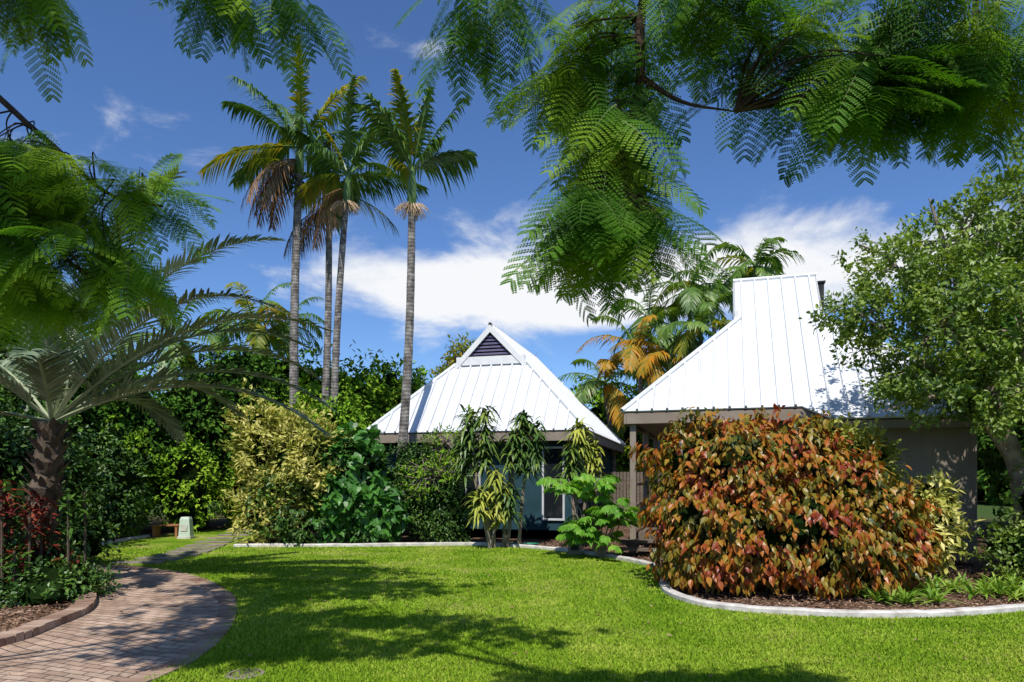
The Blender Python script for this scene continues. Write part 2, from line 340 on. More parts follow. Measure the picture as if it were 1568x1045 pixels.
def edgebricks(name,line,w,l,z0,z1,mat,off=0):
    mb=MB();d=np.diff(line,axis=0);s=np.concatenate([[0],np.cumsum(np.linalg.norm(d,axis=1))])
    for u in np.arange(l,s[-1]-l,l):
        p=np.array([np.interp(u,s,line[:,k]) for k in range(2)]);q=np.array([np.interp(u+.02,s,line[:,k]) for k in range(2)])
        t=nrm(q-p);n=np.array([-t[1],t[0]]);g=l*.47;p=p+n*off
        h=z1+R.uniform(-.006,.006)
        def T(V): 
            o=V.copy();o[:,:2]=p+V[:,0:1]*t+V[:,1:2]*n;return o
        box(mb,-g,g,-w/2,w/2,z0,h,0,T)
    return mb.build(name,[mat])
edgebricks('brick_edging',pl,.2,.11,-.02,.09,M['brickedge'])
edgebricks('brick_border',pr,.2,.105,-.02,.02,M['brickedge'])
def kerb(name,line,w,h,mat):
    mb=MB();n=len(line);t=nrm(np.gradient(line,axis=0));nn=np.stack([-t[:,1],t[:,0]],1)
    prof=[(-w/2,-.03),(-w/2,h*.75),(-w*.3,h),(w*.3,h),(w/2,h*.75),(w/2,-.03)]
    V=[];
    for i in range(n):
        wob=R.normal(0,.004)
        for a,b in prof: V.append([*(line[i]+nn[i]*a),b+(wob if b>0 else 0)])
    F=[[i*6+j,i*6+j+1,(i+1)*6+j+1,(i+1)*6+j] for i in range(n-1) for j in range(5)]
    mb.add(V,F);return mb.build(name,[mat])
kerb('concrete_garden_kerb',lawn_curb,.13,.075,M['conc'])
kerb('concrete_garden_kerb',left_edge[12:40],.12,.07,M['conc'])
mb=MB()
for i,(x,y) in enumerate(spline([(-6.9,12.6),(-6.75,13.8),(-6.9,15),(-7.2,16.5),(-7.5,18.5),(-7.9,20.5)],2)):
    a=R.uniform(-.2,.2);w=.42;h=.16
    def T(V,a=a,x=x,y=y):
        o=V.copy();o[:,0]=x+V[:,0]*math.cos(a)-V[:,1]*math.sin(a);o[:,1]=y+V[:,0]*math.sin(a)+V[:,1]*math.cos(a);return o
    box(mb,-w,w,-h,h,-.02,.03,0,T)
mb.build('stepping_stone_path',[M['stone']])
def grass():
    n=260000
    Y=1/(R.uniform(1/15.5,1/4.6,n));X=R.uniform(-.78,.78,n)*Y
    P=np.stack([X,Y],1);k=inpoly(P,lawnpoly)&~inpoly(P,pathpoly);P=P[k];n=len(P)
    P3=np.column_stack([P,np.zeros(n)+.003])
    D=nrm(np.column_stack([R.normal(0,.6,(n,2)),np.ones(n)]))
    h=R.uniform(.012,.034,n)*(1+.02*P[:,1]);w=.0045+.0006*P[:,1]
    a=R.uniform(0,math.pi,n);S=np.column_stack([np.cos(a),np.sin(a),np.zeros(n)])*w[:,None]
    V=np.stack([P3-S,P3+S,P3+D*h[:,None]],1).reshape(-1,3)
    F=np.arange(n*3).reshape(-1,3)
    mb=MB();mb.add(V,F);mb.build('grass_blades',[M['grassb']])
grass()
mb=MB()
def chips(x0,x1,y0,y1,n):
    P=np.column_stack([R.uniform(x0,x1,n),R.uniform(y0,y1,n)]);P=P[~inpoly(P,lawnpoly)&~inpoly(P,pathpoly)];n=len(P)
    P=np.column_stack([P,R.uniform(.005,.03,n)])
    D=nrm(np.column_stack([R.normal(size=(n,2)),R.normal(0,.25,n)]))
    leaves(mb,P,D,UP+rs(n)*.4,R.uniform(.03,.08,n),R.uniform(.012,.03,n),0)
chips(2.2,8.5,7.8,11.5,9000);chips(-2,3,12,16.5,7000);chips(-7.5,-4.8,5,9.5,6000);chips(-7,-2,15.3,17,3000)
M['chip']=leafmat('mulch_chip',[(.08,.04,.025),(.26,.15,.09),(.5,.36,.26)],trans=0,rough=.9,nscale=3,spec=0)
mb.build('mulch',[M['chip']])
mb=MB();n=700
P=np.column_stack([R.uniform(-6,6,n),R.uniform(5,15,n),R.uniform(.015,.035,n)])
leaves(mb,P,np.column_stack([R.normal(size=(n,2)),R.normal(0,.2,n)]),UP+rs(n)*.5,R.uniform(.02,.06,n),R.uniform(.01,.03,n),0)
mb.build('leaf_litter',[M['chip']])
mb=MB()
an=np.linspace(0,2*math.pi,24,endpoint=False)
for (r0,z0,r1,z1,m) in [(.15,.0,.15,.014,0),(.15,.014,.12,.016,0),(.12,.016,.11,.009,1),(.11,.009,.001,.010,1)]:
    V=[[-2.15+r*math.cos(a),5.5+r*math.sin(a),z] for r,z in((r0,z0),(r1,z1)) for a in an]
    mb.add(V,[[i,(i+1)%24,24+(i+1)%24,24+i] for i in range(24)],m)
for k in range(-3,4): box(mb,-2.15-.09,-2.15+.09,5.5+k*.026-.005,5.5+k*.026+.005,.009,.0145,0)
mb.build('drain_cover',[M['stone'],M['barkdark']])
# ---------------------------------------------------------------- houses
def roofpiece(mb,poly,u,v,m=0,rib=.3,off=0.0,thick=.035):
    poly=np.array(poly,float);u=nrm(np.array(u,float));v=nrm(np.array(v,float));n=nrm(np.cross(u,v))
    if n[2]<0:n=-n
    k=len(poly)
    V=np.vstack([poly,poly-n*thick])
    for i in range(k):
        j=(i+1)%k;mb.add([V[i],V[j],V[j+k],V[i+k]],[[0,1,2,3]],m)
    for q in (V[:k],V[k:]):
        mb.add(q,[list(range(k))],m)
    o=poly[0];a=(poly-o)@u;b=(poly-o)@v
    w=.028;h=.055
    for s in np.arange(math.ceil((a.min()-off)/rib)*rib+off,a.max(),rib):
        hits=[]
        for i in range(k):
            j=(i+1)%k
            if (a[i]-s)*(a[j]-s)<0: hits.append(b[i]+(b[j]-b[i])*(s-a[i])/(a[j]-a[i]))
        if len(hits)<2: continue
        b0,b1=min(hits),max(hits)
        if b1-b0<.05: continue
        c0=o+u*s+v*b0;c1=o+u*s+v*b1
        q=[]
        for c in (c0,c1):
            q+=[c-u*w,c-u*w*.6+n*h,c+u*w*.6+n*h,c+u*w]
        mb.add(q,[[0,1,5,4],[1,2,6,5],[2,3,7,6],[0,3,2,1],[4,5,6,7]],m)
def cap(mb,a,b,r=.055,m=0):
    tube(mb,[a,(np.array(a)+b)/2,b],r,m,8)
def house(name,O,ex,ey,W,D,e,zr,s,i,zb,wallmat,ovh=.45,battens=True,wallx=None,wally=None,s2=None):
    s2=s2 or s
    root=empty(name)
    O=np.array([*O,0.]);ex=np.array([*ex,0.]);ey=np.array([*ey,0.])
    def T(V):
        V=np.asarray(V,float).reshape(-1,3);return O+V[:,0:1]*ex+V[:,1:2]*ey+V[:,2:3]*UP
    def t1(x,y,z): return T([[x,y,z]])[0]
    r=MB()
    c=[t1(0,0,e),t1(W,0,e),t1(W,D,e),t1(0,D,e)]
    g=[t1(i,s,zb),t1(W-i,s,zb),t1(W-i,D-s2,zb),t1(i,D-s2,zb)]
    t=[t1(W/2,s-.12,zr),t1(W/2,D-s2+.12,zr)]
    ga=[t1(i,s-.12,zb),t1(W-i,s-.12,zb),t1(W-i,D-s2+.12,zb),t1(i,D-s2+.12,zb)]
    roofpiece(r,[c[0],c[1],g[1],g[0]],ex,(t1(0,s,zb)-t1(0,0,e)))
    roofpiece(r,[c[2],c[3],g[3],g[2]],-ex,t1(0,D-s2,zb)-t1(0,D,e))
    roofpiece(r,[c[1],c[2],g[2],g[1]],ey,t1(W-i,0,zb)-t1(W,0,e))
    roofpiece(r,[ga[1],ga[2],t[1],t[0]],ey,t1(W/2,0,zr)-t1(W-i,0,zb),off=(-(s-.12))%.3)
    roofpiece(r,[c[3],c[0],g[0],g[3]],-ey,t1(i,0,zb)-t1(0,0,e))
    roofpiece(r,[ga[3],ga[0],t[0],t[1]],-ey,t1(W/2,0,zr)-t1(i,0,zb),off=.18)
    for a in range(4): cap(r,c[a]+UP*.01,g[a]+UP*.02)
    cap(r,t[0]+UP*.01,t[1]+UP*.01,.055)
    r.build('roof',[M['whiteroof']],parent=root)
    gb=MB()
    for yy,sg in ((s,-1),(D-s2,1)):
        A,B,C=t1(i+.02,yy-sg*.06,zb-.05),t1(W-i-.02,yy-sg*.06,zb-.05),t1(W/2,yy-sg*.06,zr-.06)
        gb.add([A,B,C],[[0,1,2]],0)
        yo=yy+sg*.125;w=.15
        for p0,p1 in ((t1(i,yo,zb),t1(W/2,yo,zr)),(t1(W-i,yo,zb),t1(W/2,yo,zr))):
            q=[p0,p1,p1-UP*w*1.35,p0-UP*w*1.35]
            q2=[x+ey*(-sg)*.04 for x in q]
            gb.add(q+q2,[[0,1,2,3],[4,7,6,5],[0,4,5,1],[3,2,6,7],[0,3,7,4],[1,5,6,2]],1)
        box(gb,i+.05,W-i-.05,min(yo-sg*.02,yo-sg*.1),max(yo-sg*.02,yo-sg*.1),zb-.03,zb+.2,1,T)
        h=zr-zb
        for kk in range(6):
            z=zb+.25+kk*(h-.5)/6;hw=(W/2-i)*(1-(z-zb+.2)/h)
            if hw>.06: box(gb,W/2-hw,W/2+hw,min(yy+sg*.0,yy+sg*.05),max(yy,yy+sg*.05),z,z+.05,2,T)
    gb.build('gable_vents',[M['black'],M['trim'],surf('vent_slat',[(.10,.09,.16),(.15,.13,.22)],4,.6)],parent=root)
    fm=MB()
    for (x0,x1,y0,y1) in ((.03,W-.03,.03,.08),(.03,W-.03,D-.08,D-.03),(.03,.08,.085,D-.085),(W-.08,W-.03,.085,D-.085)):
        box(fm,x0,x1,y0,y1,e-.26,e-.045,0,T)
    box(fm,.09,W-.09,.09,D-.09,e-.16,e-.13,0,T)
    fm.build('fascia',[M['fascia']],parent=root)
    wm=MB();wx=wallx or (ovh,W-ovh);wy=wally or (ovh,D-ovh)
    box(wm,wx[0],wx[1],wy[0],wy[1],.25,e-.165,0,T)
    if battens:
        for x in np.arange(wx[0]+.15,wx[1],.3):
            box(wm,x-.012,x+.012,wy[0]-.014,wy[0]-.001,.3,e-.17,0,T);
        for y in np.arange(wy[0]+.15,wy[1],.3):
            box(wm,wx[1]+.001,wx[1]+.014,y-.012,y+.012,.3,e-.17,0,T)
    for x in np.linspace(wx[0]+.2,wx[1]-.2,4):
        for y in np.linspace(wy[0]+.2,wy[1]-.2,4): box(wm,x-.08,x+.08,y-.08,y+.08,-.05,.249,1,T)
    wm.build('walls',[wallmat,M['wood']],parent=root)
    return root,T
def window(mb,T,axis,p,a0,a1,z0,z1,sgn,mull=1):
    def b(A0,A1,Z0,Z1,d0,d1,m):
        q0,q1=sorted((p+sgn*d0,p+sgn*d1))
        if axis=='x': box(mb,A0,A1,q0,q1,Z0,Z1,m,T)
        else: box(mb,q0,q1,A0,A1,Z0,Z1,m,T)
    b(a0+.05,a1-.05,z0+.05,z1-.05,.002,.02,1)
    b(a0,a0+.05,z0,z1,.001,.06,0);b(a1-.05,a1,z0,z1,.001,.06,0)
    b(a0+.05,a1-.05,z0,z0+.05,.001,.06,0);b(a0+.05,a1-.05,z1-.05,z1,.001,.06,0)
    for k in range(1,mull+1):
        x=a0+(a1-a0)*k/(mull+1);b(x-.02,x+.02,z0+.05,z1-.05,.021,.05,0)
    zz=z0+(z1-z0)*.5;b(a0+.05,a1-.05,zz-.015,zz+.015,.021,.045,0)
th=math.radians(15)
ca,T1=house('white_roofed_cottage',(-3.91,18),(math.cos(th),-math.sin(th)),(math.sin(th),math.cos(th)),5.93,9.15,2.74,5.80,1.8,1.93,4.73,M['tealwall'],.45)
mb=MB()
window(mb,T1,'x',.45,4.72,5.3,.5,2.35,-1,0);window(mb,T1,'x',.45,2.3,3.1,.9,2.35,-1,1);window(mb,T1,'x',.45,1.0,1.8,.9,2.35,-1,1)
window(mb,T1,'y',5.48,1.2,2.6,.9,2.3,1,1);window(mb,T1,'y',5.48,4.2,5.6,.9,2.3,1,1)
mb.build('windows',[surf('window_frame_paint',[(.5,.51,.52),(.58,.59,.6)],5,.5),M['glass']],parent=ca)
ph=math.radians(-17);ey2=(math.cos(ph),math.sin(ph));ex2=(math.sin(ph),-math.cos(ph))
O2=(2.26-6.6*ex2[0],14-6.6*ex2[1])
cb,T2=house('tan_walled_cottage',O2,ex2,ey2,6.6,6.6,2.94,6.31,2.34,2.18,5.16,M['tanwall'],.45,wallx=(.45,5.85),wally=(1.75,6.1),s2=2.66)
r=MB()
ep=T2([[6.6,3.42,2.937],[6.6,6.6,2.937],[6.85,6.6,2.682],[6.85,3.9,2.682]])
roofpiece(r,ep,ep[1]-ep[0],ep[1]-ep[2],off=.18)
r.build('roof_extension',[M['whiteroof']],parent=cb)
fm=MB();box(fm,6.77,6.81,3.95,6.55,2.47,2.635,0,T2)
box(fm,3.0,3.2,4.05,4.25,5.6,6.15,1,T2);box(fm,2.97,3.23,4.02,4.28,6.15,6.19,1,T2)
fm.build('roof_extension_fascia',[M['fascia'],M['black']],parent=cb)
aw=MB();box(aw,5.87,6.6,4.3,6.3,.1,2.62,0,T2)
for y in np.arange(4.4,6.3,.2): box(aw,6.601,6.613,y,y+.03,.1,2.6,0,T2)
aw.build('bay_wall',[M['tanwall']],parent=cb)
dk=MB()
for k in range(10): box(dk,1.2,6.3,.3+k*.14,.3+k*.14+.13,.42,.45,0,T2)
box(dk,6.31,6.36,.3,1.7,.2,.44,0,T2)
for x in (6.4,3.8,1.3): box(dk,x-.06,x+.06,.14,.26,.0,2.70,1,T2)
box(dk,6.35,6.45,3.3,3.4,0,2.7,1,T2)
for z in (.95,1.4): box(dk,3.86,6.34,.18,.22,z,z+.06,1,T2)
for y in np.arange(4.0,6.3,.13): box(dk,y,y+.03,.185,.215,.46,.949,1,T2)
for k,z in enumerate((.28,.14)): 
    box(dk,6.4+k*.3,6.68+k*.3,-.1,1.0,z-.02,z+.025,0,T2)
for y in (-.05,.9): box(dk,6.4,6.95,y,y+.05,0,.115,0,T2)
dk.build('verandah_deck',[M['wood'],M['fascia']],parent=cb)
w=MB();window(w,T2,'y',5.85,2.4,3.4,.6,2.4,1,1);w.build('windows',[M['trim'],M['glass']],parent=cb)
mb=MB()
for x in np.arange(2.3,5.2,.11): box(mb,x,x+.09,22.2,22.225,.1,1.75+R.uniform(-.01,.01),0)
box(mb,2.2,5.3,22.23,22.28,.5,.58,0);box(mb,2.2,5.3,22.23,22.28,1.35,1.43,0)
mb.build('paling_fence',[M['wood']])
# ---------------------------------------------------------------- small things
mb=MB()
bx,by=-8.4,17.6
box(mb,bx-.17,bx+.17,by-.13,by+.13,0,.06,1);
V=[[bx+sx*a,by+sy*b,z] for z,a,b in((.06,.15,.11),(.5,.12,.09),(.56,.1,.07)) for sx,sy in((-1,-1),(1,-1),(1,1),(-1,1))]
mb.add(V,[[r_*4+j,r_*4+(j+1)%4,r_*4+4+(j+1)%4,r_*4+4+j] for r_ in(0,1) for j in range(4)]+[[8,9,10,11]],0)
box(mb,bx-.08,bx+.08,by-.118,by-.105,.2,.36,1)
mb.build('utility_pillar',[surf('pale_green_plastic',[(.45,.55,.45),(.55,.63,.53)],4,.5),M['conc']])
mb=MB()
for k in range(3): box(mb,-9.5,-8.75,17.9+k*.13,18.01+k*.13,.3,.33,0)
for x in (-9.45,-8.85): box(mb,x,x+.06,17.92,18.24,0,.299,0)
mb.build('garden_bench',[surf('orange_timber',[(.3,.12,.05),(.4,.18,.08)],4,.6)])
mb=MB()
a=np.linspace(0,6.28*3,70);tube(mb,np.column_stack([.2+(.35+.02*a/6)*np.cos(a),15.2+.15*np.sin(a)+.4,.04+.012*a/6.28]),.012,0,6)
mb.build('garden_hose',[M['hose']])
mb=MB();box(mb,1.15,1.4,13.9,14.1,0,.36,0);box(mb,1.13,1.42,13.88,14.12,.361,.39,0);box(mb,1.2,1.35,13.885,13.899,.1,.28,1)
mb.build('meter_box',[M['tanwall'],M['black']])
# ---------------------------------------------------------------- tall palms
M['dryfl']=surf('dry_flower',[(.4,.28,.16),(.6,.45,.3)],5,.9)
def tallpalm(base,top,r0,r1,n,L,wind,seed,dead=3,infl=True,elev=(-.2,1.3),drp=(.9,1.5)):
    global R
    R=np.random.default_rng(seed)
    mb=MB();b=np.array([*base,0.]);t=np.array(top,float)
    k=26;u=np.linspace(0,1,k);pts=b+(t-b)*u[:,None];pts[:,0]+=.12*np.sin(u*3.1)*(1 if seed%2 else -1)
    rad=np.interp(u,[0,.04,.12,1],[r0*1.5,r0*1.15,r0,r1]);rad=rad*(1+.03*np.sin(np.arange(k)*2.4))
    tube(mb,pts,rad,0,12)
    d=nrm(pts[-1]-pts[-3]);cs=[pts[-1],pts[-1]+d*.15,pts[-1]+d*.6,pts[-1]+d*.95]
    tube(mb,cs,[r1,r1*1.35,r1*1.1,r1*.6],1,12)
    c=pts[-1]+d*.85
    for i in range(n):
        a=i*2.399+R.uniform(-.3,.3);e=np.interp(i/n,[0,1],elev[::-1])+R.uniform(-.15,.15)
        dd=np.array([math.cos(a)*math.cos(e),math.sin(a)*math.cos(e),math.sin(e)])
        frond(mb,c,dd,L*R.uniform(.8,1.1),R.uniform(*drp),.66,.06,2 if R.random()<.78 else 3,1,46,vup=.1,ld=.85,wind=wind,rr=.03,roll=R.uniform(-.8,.8),start=.16,sweep=.9)
    for i in range(dead):
        a=R.uniform(2.0,4.4);dd=np.array([math.cos(a)*.8,math.sin(a)*.6,-.1-.3*R.random()])
        frond(mb,c-d*.4,dd,L*R.uniform(.75,.95),2.0,.5,.045,4,4,34,vup=-.2,ld=.9,rr=.02)
    if infl:
        for q in range(110):
            dd=rs(1)[0];dd[2]=-abs(dd[2])*.4+.2
            p0=pts[-1]-d*.05;tube(mb,[p0,p0+dd*.28,p0+dd*.46-UP*.2],[.012,.009,.005],5,3)
    return mb.build('royal_palm',[M['palmbark'],M['shaft'],M['palm'],M['palmy'],M['palmdead'],M['dryfl']])
tallpalm((-2.95,17.0),(-2.5,17.0,8.35),.125,.09,9,2.1,(.0,0,.5),11,dead=0,elev=(.35,1.35),drp=(.8,1.2))
tallpalm((-6.62,21),(-6.55,21,10.9),.15,.11,13,2.9,(-.1,0,.3),12,dead=8,infl=False,elev=(-.2,1.4))
tallpalm((-6.3,22),(-5.9,22,9.9),.13,.1,9,2.4,(.1,0,.1),13,dead=3,elev=(-.3,1.2))
tallpalm((-5.25,20),(-4.86,20,9.6),.12,.09,10,2.4,(.15,0,.3),14,dead=2,elev=(-.1,1.3))
# ---------------------------------------------------------------- background palms
def bgpalm(base,top,L,n,mats,seed,name='feather_palm',droop=1.9,r=.09,elev=(-.4,1.2),yel=.2):
    global R
    R=np.random.default_rng(seed)
    mb=MB();b=np.array([*base,0.]);t=np.array(top,float);u=np.linspace(0,1,10)
    pts=b+(t-b)*u[:,None];pts[:,0]+=.15*np.sin(u*3.1);tube(mb,pts,np.linspace(r*1.3,r*.8,10),0,8)
    tube(mb,[pts[-1],pts[-1]+UP*.5],[r,r*.6],1,8);c=pts[-1]+UP*.4
    for i in range(n):
        a=i*2.399+R.uniform(-.3,.3);e=np.interp(i/n,[0,1],elev[::-1])+R.uniform(-.1,.1)
        dd=np.array([math.cos(a)*math.cos(e),math.sin(a)*math.cos(e),math.sin(e)])
        frond(mb,c,dd,L*R.uniform(.85,1.1),R.uniform(.8,1.2)*droop,.55,.07,3 if R.random()<yel else 2,1,28,vup=.1,ld=.6,rr=.025,roll=R.uniform(-.4,.4))
    return mb.build(name,[M['palmbark'],M['shaft'],M['palmg'],mats])
M['palmg']=leafmat('palm_leaf_bright',[(.05,.11,.02),(.11,.21,.03),(.22,.32,.05)],trans=.3,nscale=.8,spec=1)
for i,(px,py,z,L,n,y,mt) in enumerate([(6.2,24,7.7,2.2,11,.1,'palmy'),(8.9,25,8.9,2.1,12,.1,'palmy'),(5.0,25,7.0,2.3,11,.3,'palmy'),(7.6,26,8.2,2.1,11,.2,'palmy'),(10.2,27,8.0,2.0,10,.1,'palmy'),
        (4.3,23.5,5.6,2.4,12,.5,'palmo'),(3.4,25,4.6,2.4,12,.5,'palmo'),(5.3,22.8,5.2,2.3,12,.4,'palmo'),(6.3,22.8,6.1,2.1,11,.3,'palmy'),
        (-9.1,24,6.6,2.4,13,.4,'palmy'),(-11,22,5.6,2.6,12,.2,'palmy'),(-8.6,26,7.0,2.0,11,.3,'palmo')]):
    bgpalm((px+.3,py),(px,py,z),L,n,M[mt],40+i,yel=y)
# date palm
R=np.random.default_rng(5)
mb=MB();u=np.linspace(0,1,14);pts=np.column_stack([-6.65+.25*u,9.5+0*u,2.35*u])
tube(mb,pts,.17+.04*np.sin(np.arange(14)*2.6),0,10)
for k in range(110):
    a=k*2.399;z=.2+2.1*k/110;p=np.array([-6.65+.11*z+.16*math.cos(a),9.5+.16*math.sin(a),z]);dd=np.array([math.cos(a),math.sin(a),1.3])
    strips(mb,p[None],dd[None],np.array([[math.cos(a),math.sin(a),0.]]),.24,.1,.1,0)
c=pts[-1]
sp=[(.8,-.1,1.35,4.4,1.4),(1.2,.1,.75,4.1,1.3),(.9,.3,.9,4.0,1.5),(.35,.3,1.4,3.4,1.5),(-.2,.4,1.4,3.0,1.5),(-.8,.2,1,2.8,1.5),(.4,-.8,.9,2.3,1.4),(-.5,-.7,.9,2.3,1.5),(.7,.8,.9,3,1.6),(.2,-.4,1.3,2.6,1.5),(-.9,-.3,.3,2.4,1.6),(.2,.9,.6,2.8,1.6),(.55,-.2,1.7,4.0,1.4),(-.5,.5,1.8,2.9,1.4),(1.3,-.1,.6,4.1,1.2),(.9,-.3,1.05,4.2,1.4),(-.3,-.2,1.8,2.8,1.2),(1.0,-.1,.9,4.4,1.2),(1.1,.2,1.2,3.9,1.4)]
for x,y,z,L,dr in sp: frond(mb,c,(x,y,z),L,dr,.55,.034,1,2,84,vup=.35,ld=.2,rr=.028,start=.16,sweep=.8)
mb.build('date_palm',[M['bark'],M['date'],surf('frond_stem',[(.2,.24,.12),(.32,.35,.2)],4,.5)])
# ---------------------------------------------------------------- poinciana overhead branches
def bipin(npair=11,nl=8):
    P=[];D=[];Nn=[];L=[];ST=[]
    for i in range(npair):
        t=.14+.86*i/(npair-1)
        base=np.array([0,t,-.22*t*t]);pln=.29*np.interp(t,[0,.16,.5,.85,1],[.5,.72,1,.75,.45])
        for sg in (1,-1):
            d=nrm(np.array([sg*1.0,.42+.35*t,-.12]))
            nn=nrm(np.cross(d,np.array([-d[1],d[0],0]))); nn=nn if nn[2]>0 else -nn
            sd=np.cross(nn,d)
            ST.append((base,base+d*pln-UP*.03))
            for j in range(nl):
                s=(j+.5)/nl;p=base+d*pln*s-UP*.04*s*s
                for q in (1,-1):
                    P.append(p);D.append(nrm(sd*q+d*.55-nn*.12));Nn.append(nn);L.append(.040*np.interp(s,[0,.5,1],[.8,1,.7]))
    P,D,Nn,L=map(np.array,(P,D,Nn,L));S=nrm(np.cross(D,Nn))
    w=L[:,None]*.40
    V=np.stack([P,P+D*L[:,None]*.5-S*w,P+D*L[:,None],P+D*L[:,None]*.5+S*w],1).reshape(-1,3)
    F=np.arange(len(V)).reshape(-1,4)
    SV=[];SF=[]
    for a,b in ST:
        k=len(SV);o=np.array([0,.003,.0]);SV+=[a-o,a+o,b+o*.5,b-o*.5];SF.append([k,k+1,k+2,k+3])
    for i in range(6):
        t0,t1_=i/6,(i+1)/6;k=len(SV)
        for t in (t0,t1_):
            SV+=[np.array([-.006*(1.2-t),t,-.22*t*t-.001]),np.array([.006*(1.2-t),t,-.22*t*t-.001])]
        SF.append([k,k+1,k+3,k+2])
    return V,F,np.array(SV),np.array(SF)
BV,BF,SV,SF=bipin()
def pleaf(mb,p,d,n,L,m,ms):
    d=nrm(np.array(d));s=nrm(np.cross(d,n));n=np.cross(s,d);B=np.stack([s,d,n])*L
    mb.add(p+BV@B,BF,m);mb.add(p+SV@B,SF,ms)
def poin(mb,limbs,vols,ntip,nl,L,m,ms,mw,dn=.5):
    LP=np.vstack([spline(l,6) for l in limbs])
    vs=np.array([v[1][0]*v[1][2]+.02 for v in vols]);vs/=vs.sum()
    for k in range(ntip):
        v=vols[R.choice(len(vols),p=vs)]
        tip=np.array(v[0])+rs(1)[0]*np.array(v[1])*R.random()**.4
        q=LP[np.argmin(np.linalg.norm(LP-tip-UP*.1,axis=1))]
        mid=(tip+q)/2+UP*.06+rs(1)[0]*.05
        tw=spline([q,mid,tip],4);tube(mb,tw,np.linspace(.006,.0025,len(tw)),mw,4)
        td=nrm(tip-mid)
        for j in range(nl):
            a=j*2.399+R.uniform(0,1);h=np.array([math.cos(a),math.sin(a),0])
            d=h+td*.7-UP*R.uniform(-.05,dn)
            p=tip-td*R.uniform(0,.12)
            pleaf(mb,p,d,UP+rs(1)[0]*.45-np.array([0,.6,0]),L*R.uniform(.7,1.15),m,ms)
R=np.random.default_rng(21)
stem=surf('leaf_stem',[(.08,.12,.03),(.14,.18,.05)],5,.6)
mb=MB()
tube(mb,spline([(3.4,-3,0),(3.3,-2.9,2),(3.0,-2.4,3.6)],6),np.linspace(.3,.2,13),0,12)
limbs=[[(3.0,-2.4,3.6),(2.0,-.2,4.6),(1.0,1.8,4.4),(.55,2.6,3.6),(.51,2.75,3.16),(.40,2.75,2.84),(.30,2.75,2.59)],
       [(.52,2.75,3.21),(.69,2.77,3.12),(.9,2.75,3.07)],
       [(1.2,1.4,4.45),(1.4,2.5,4.1),(1.9,2.9,3.95),(2.4,3.0,3.95)],
       [(.7,2.4,3.95),(.3,2.7,3.85),(-.1,2.8,3.8)],
       [(2.6,-1.5,3.9),(1.2,-.5,5.8),(-.4,.8,6.7)],[(-.4,.8,6.7),(-1.5,1.4,7),(-3,2.2,7)],[(-.4,.8,6.7),(-2.2,3.2,7.1),(-3.4,6,7.2)]]
for l,r0 in zip(limbs,(.035,.012,.03,.016,.09,.05,.03)):
    s_=spline(l,6);tube(mb,s_,np.linspace(r0,r0*.25,len(s_)),0,8)
vr=[((-.09,2.85,3.58),(.2,.3,.07)),((.33,2.85,3.36),(.24,.3,.2)),((.44,2.75,2.97),(.17,.25,.2)),((.37,2.75,2.70),(.16,.2,.11)),((.25,2.7,2.60),(.11,.15,.05)),((.55,2.7,2.62),(.08,.15,.04)),
    ((1.15,2.75,3.38),(.18,.3,.2)),((1.6,2.8,3.38),(.38,.3,.18)),((.78,2.75,3.52),(.2,.3,.09)),((1.37,2.75,3.18),(.26,.25,.09)),((2.0,2.8,3.38),(.2,.3,.22))]
poin(mb,limbs[:4],vr,150,5,.34,1,2,0)
# high crown above the camera: its shadow falls on the lawn
foliage(mb,[((-3.6,6.0,7),(1.4,1.0,.4)),((-4.4,4.8,7),(1.0,.8,.3)),((-2.5,5.0,7),(1.2,.2,.2)),((-3.2,4.3,7),(1.2,.5,.3)),((-1.9,4.2,7.1),(.5,.25,.2))],13000,.12,.075,1,clump=.18,shell=.95,cn=20,lump=.4)
foliage(mb,[((-1.7,2.5,7),(1.1,.3,.3)),((-2.8,2.5,7.1),(.9,.5,.3)),((-3.7,2.4,7),(.9,1.1,.4)),((-4.1,3.6,7),(.8,.7,.4)),((-2.6,1.3,7),(1.6,.4,.3)),((-.9,1.9,7),(.9,.3,.2))],14000,.12,.075,1,clump=.16,shell=.95,cn=20,lump=.4)
mb.build('poinciana_tree',[M['barkdark'],M['poin'],stem])
R=np.random.default_rng(22)
mb=MB()
tube(mb,spline([(-6.3,2.4,0),(-6.1,2.5,1.8),(-5.6,2.9,3.2)],6),np.linspace(.26,.16,13),0,12)
limbs=[[(-5.6,2.9,3.2),(-4.4,3.5,4.0),(-3.4,4.0,4.05),(-2.9,4.2,3.7),(-2.5,4.2,3.35),(-2.2,4.3,3.3)],
       [(-5.6,2.9,3.2),(-4.2,3.8,3.4),(-3.2,4.2,3.35),(-2.7,4.2,2.9),(-2.4,4.2,2.75)],
       [(-4.4,3.5,4.0),(-3.6,3.9,4.9),(-2.0,4.2,4.95),(-1.5,4.2,4.8)],[(-5.0,3.2,2.9),(-3.8,4.1,2.9),(-3.0,4.3,2.7)],
       [(-5.6,2.9,3.2),(-7,3.4,4.8),(-9,4.0,6.2)]]
for l,r0 in zip(limbs,(.03,.025,.018,.02,.1)):
    s_=spline(l,6);tube(mb,s_,np.linspace(r0,r0*.25,len(s_)),0,8)
vl=[((-3.0,4.2,3.45),(.38,.5,.28)),((-2.35,4.2,3.38),(.22,.4,.13)),((-2.75,4.2,3.0),(.5,.5,.2)),((-3.1,4.3,2.8),(.3,.5,.18)),((-2.4,4.2,2.95),(.2,.4,.13)),
    ((-1.9,4.2,4.7),(.15,.3,.07)),((-1.4,4.2,4.62),(.15,.3,.07)),((-3.1,4.2,4.6),(.22,.4,.1)),((-3.1,4.0,3.3),(.3,.3,.25))]
poin(mb,limbs[:4],vl,118,5,.41,1,2,0)
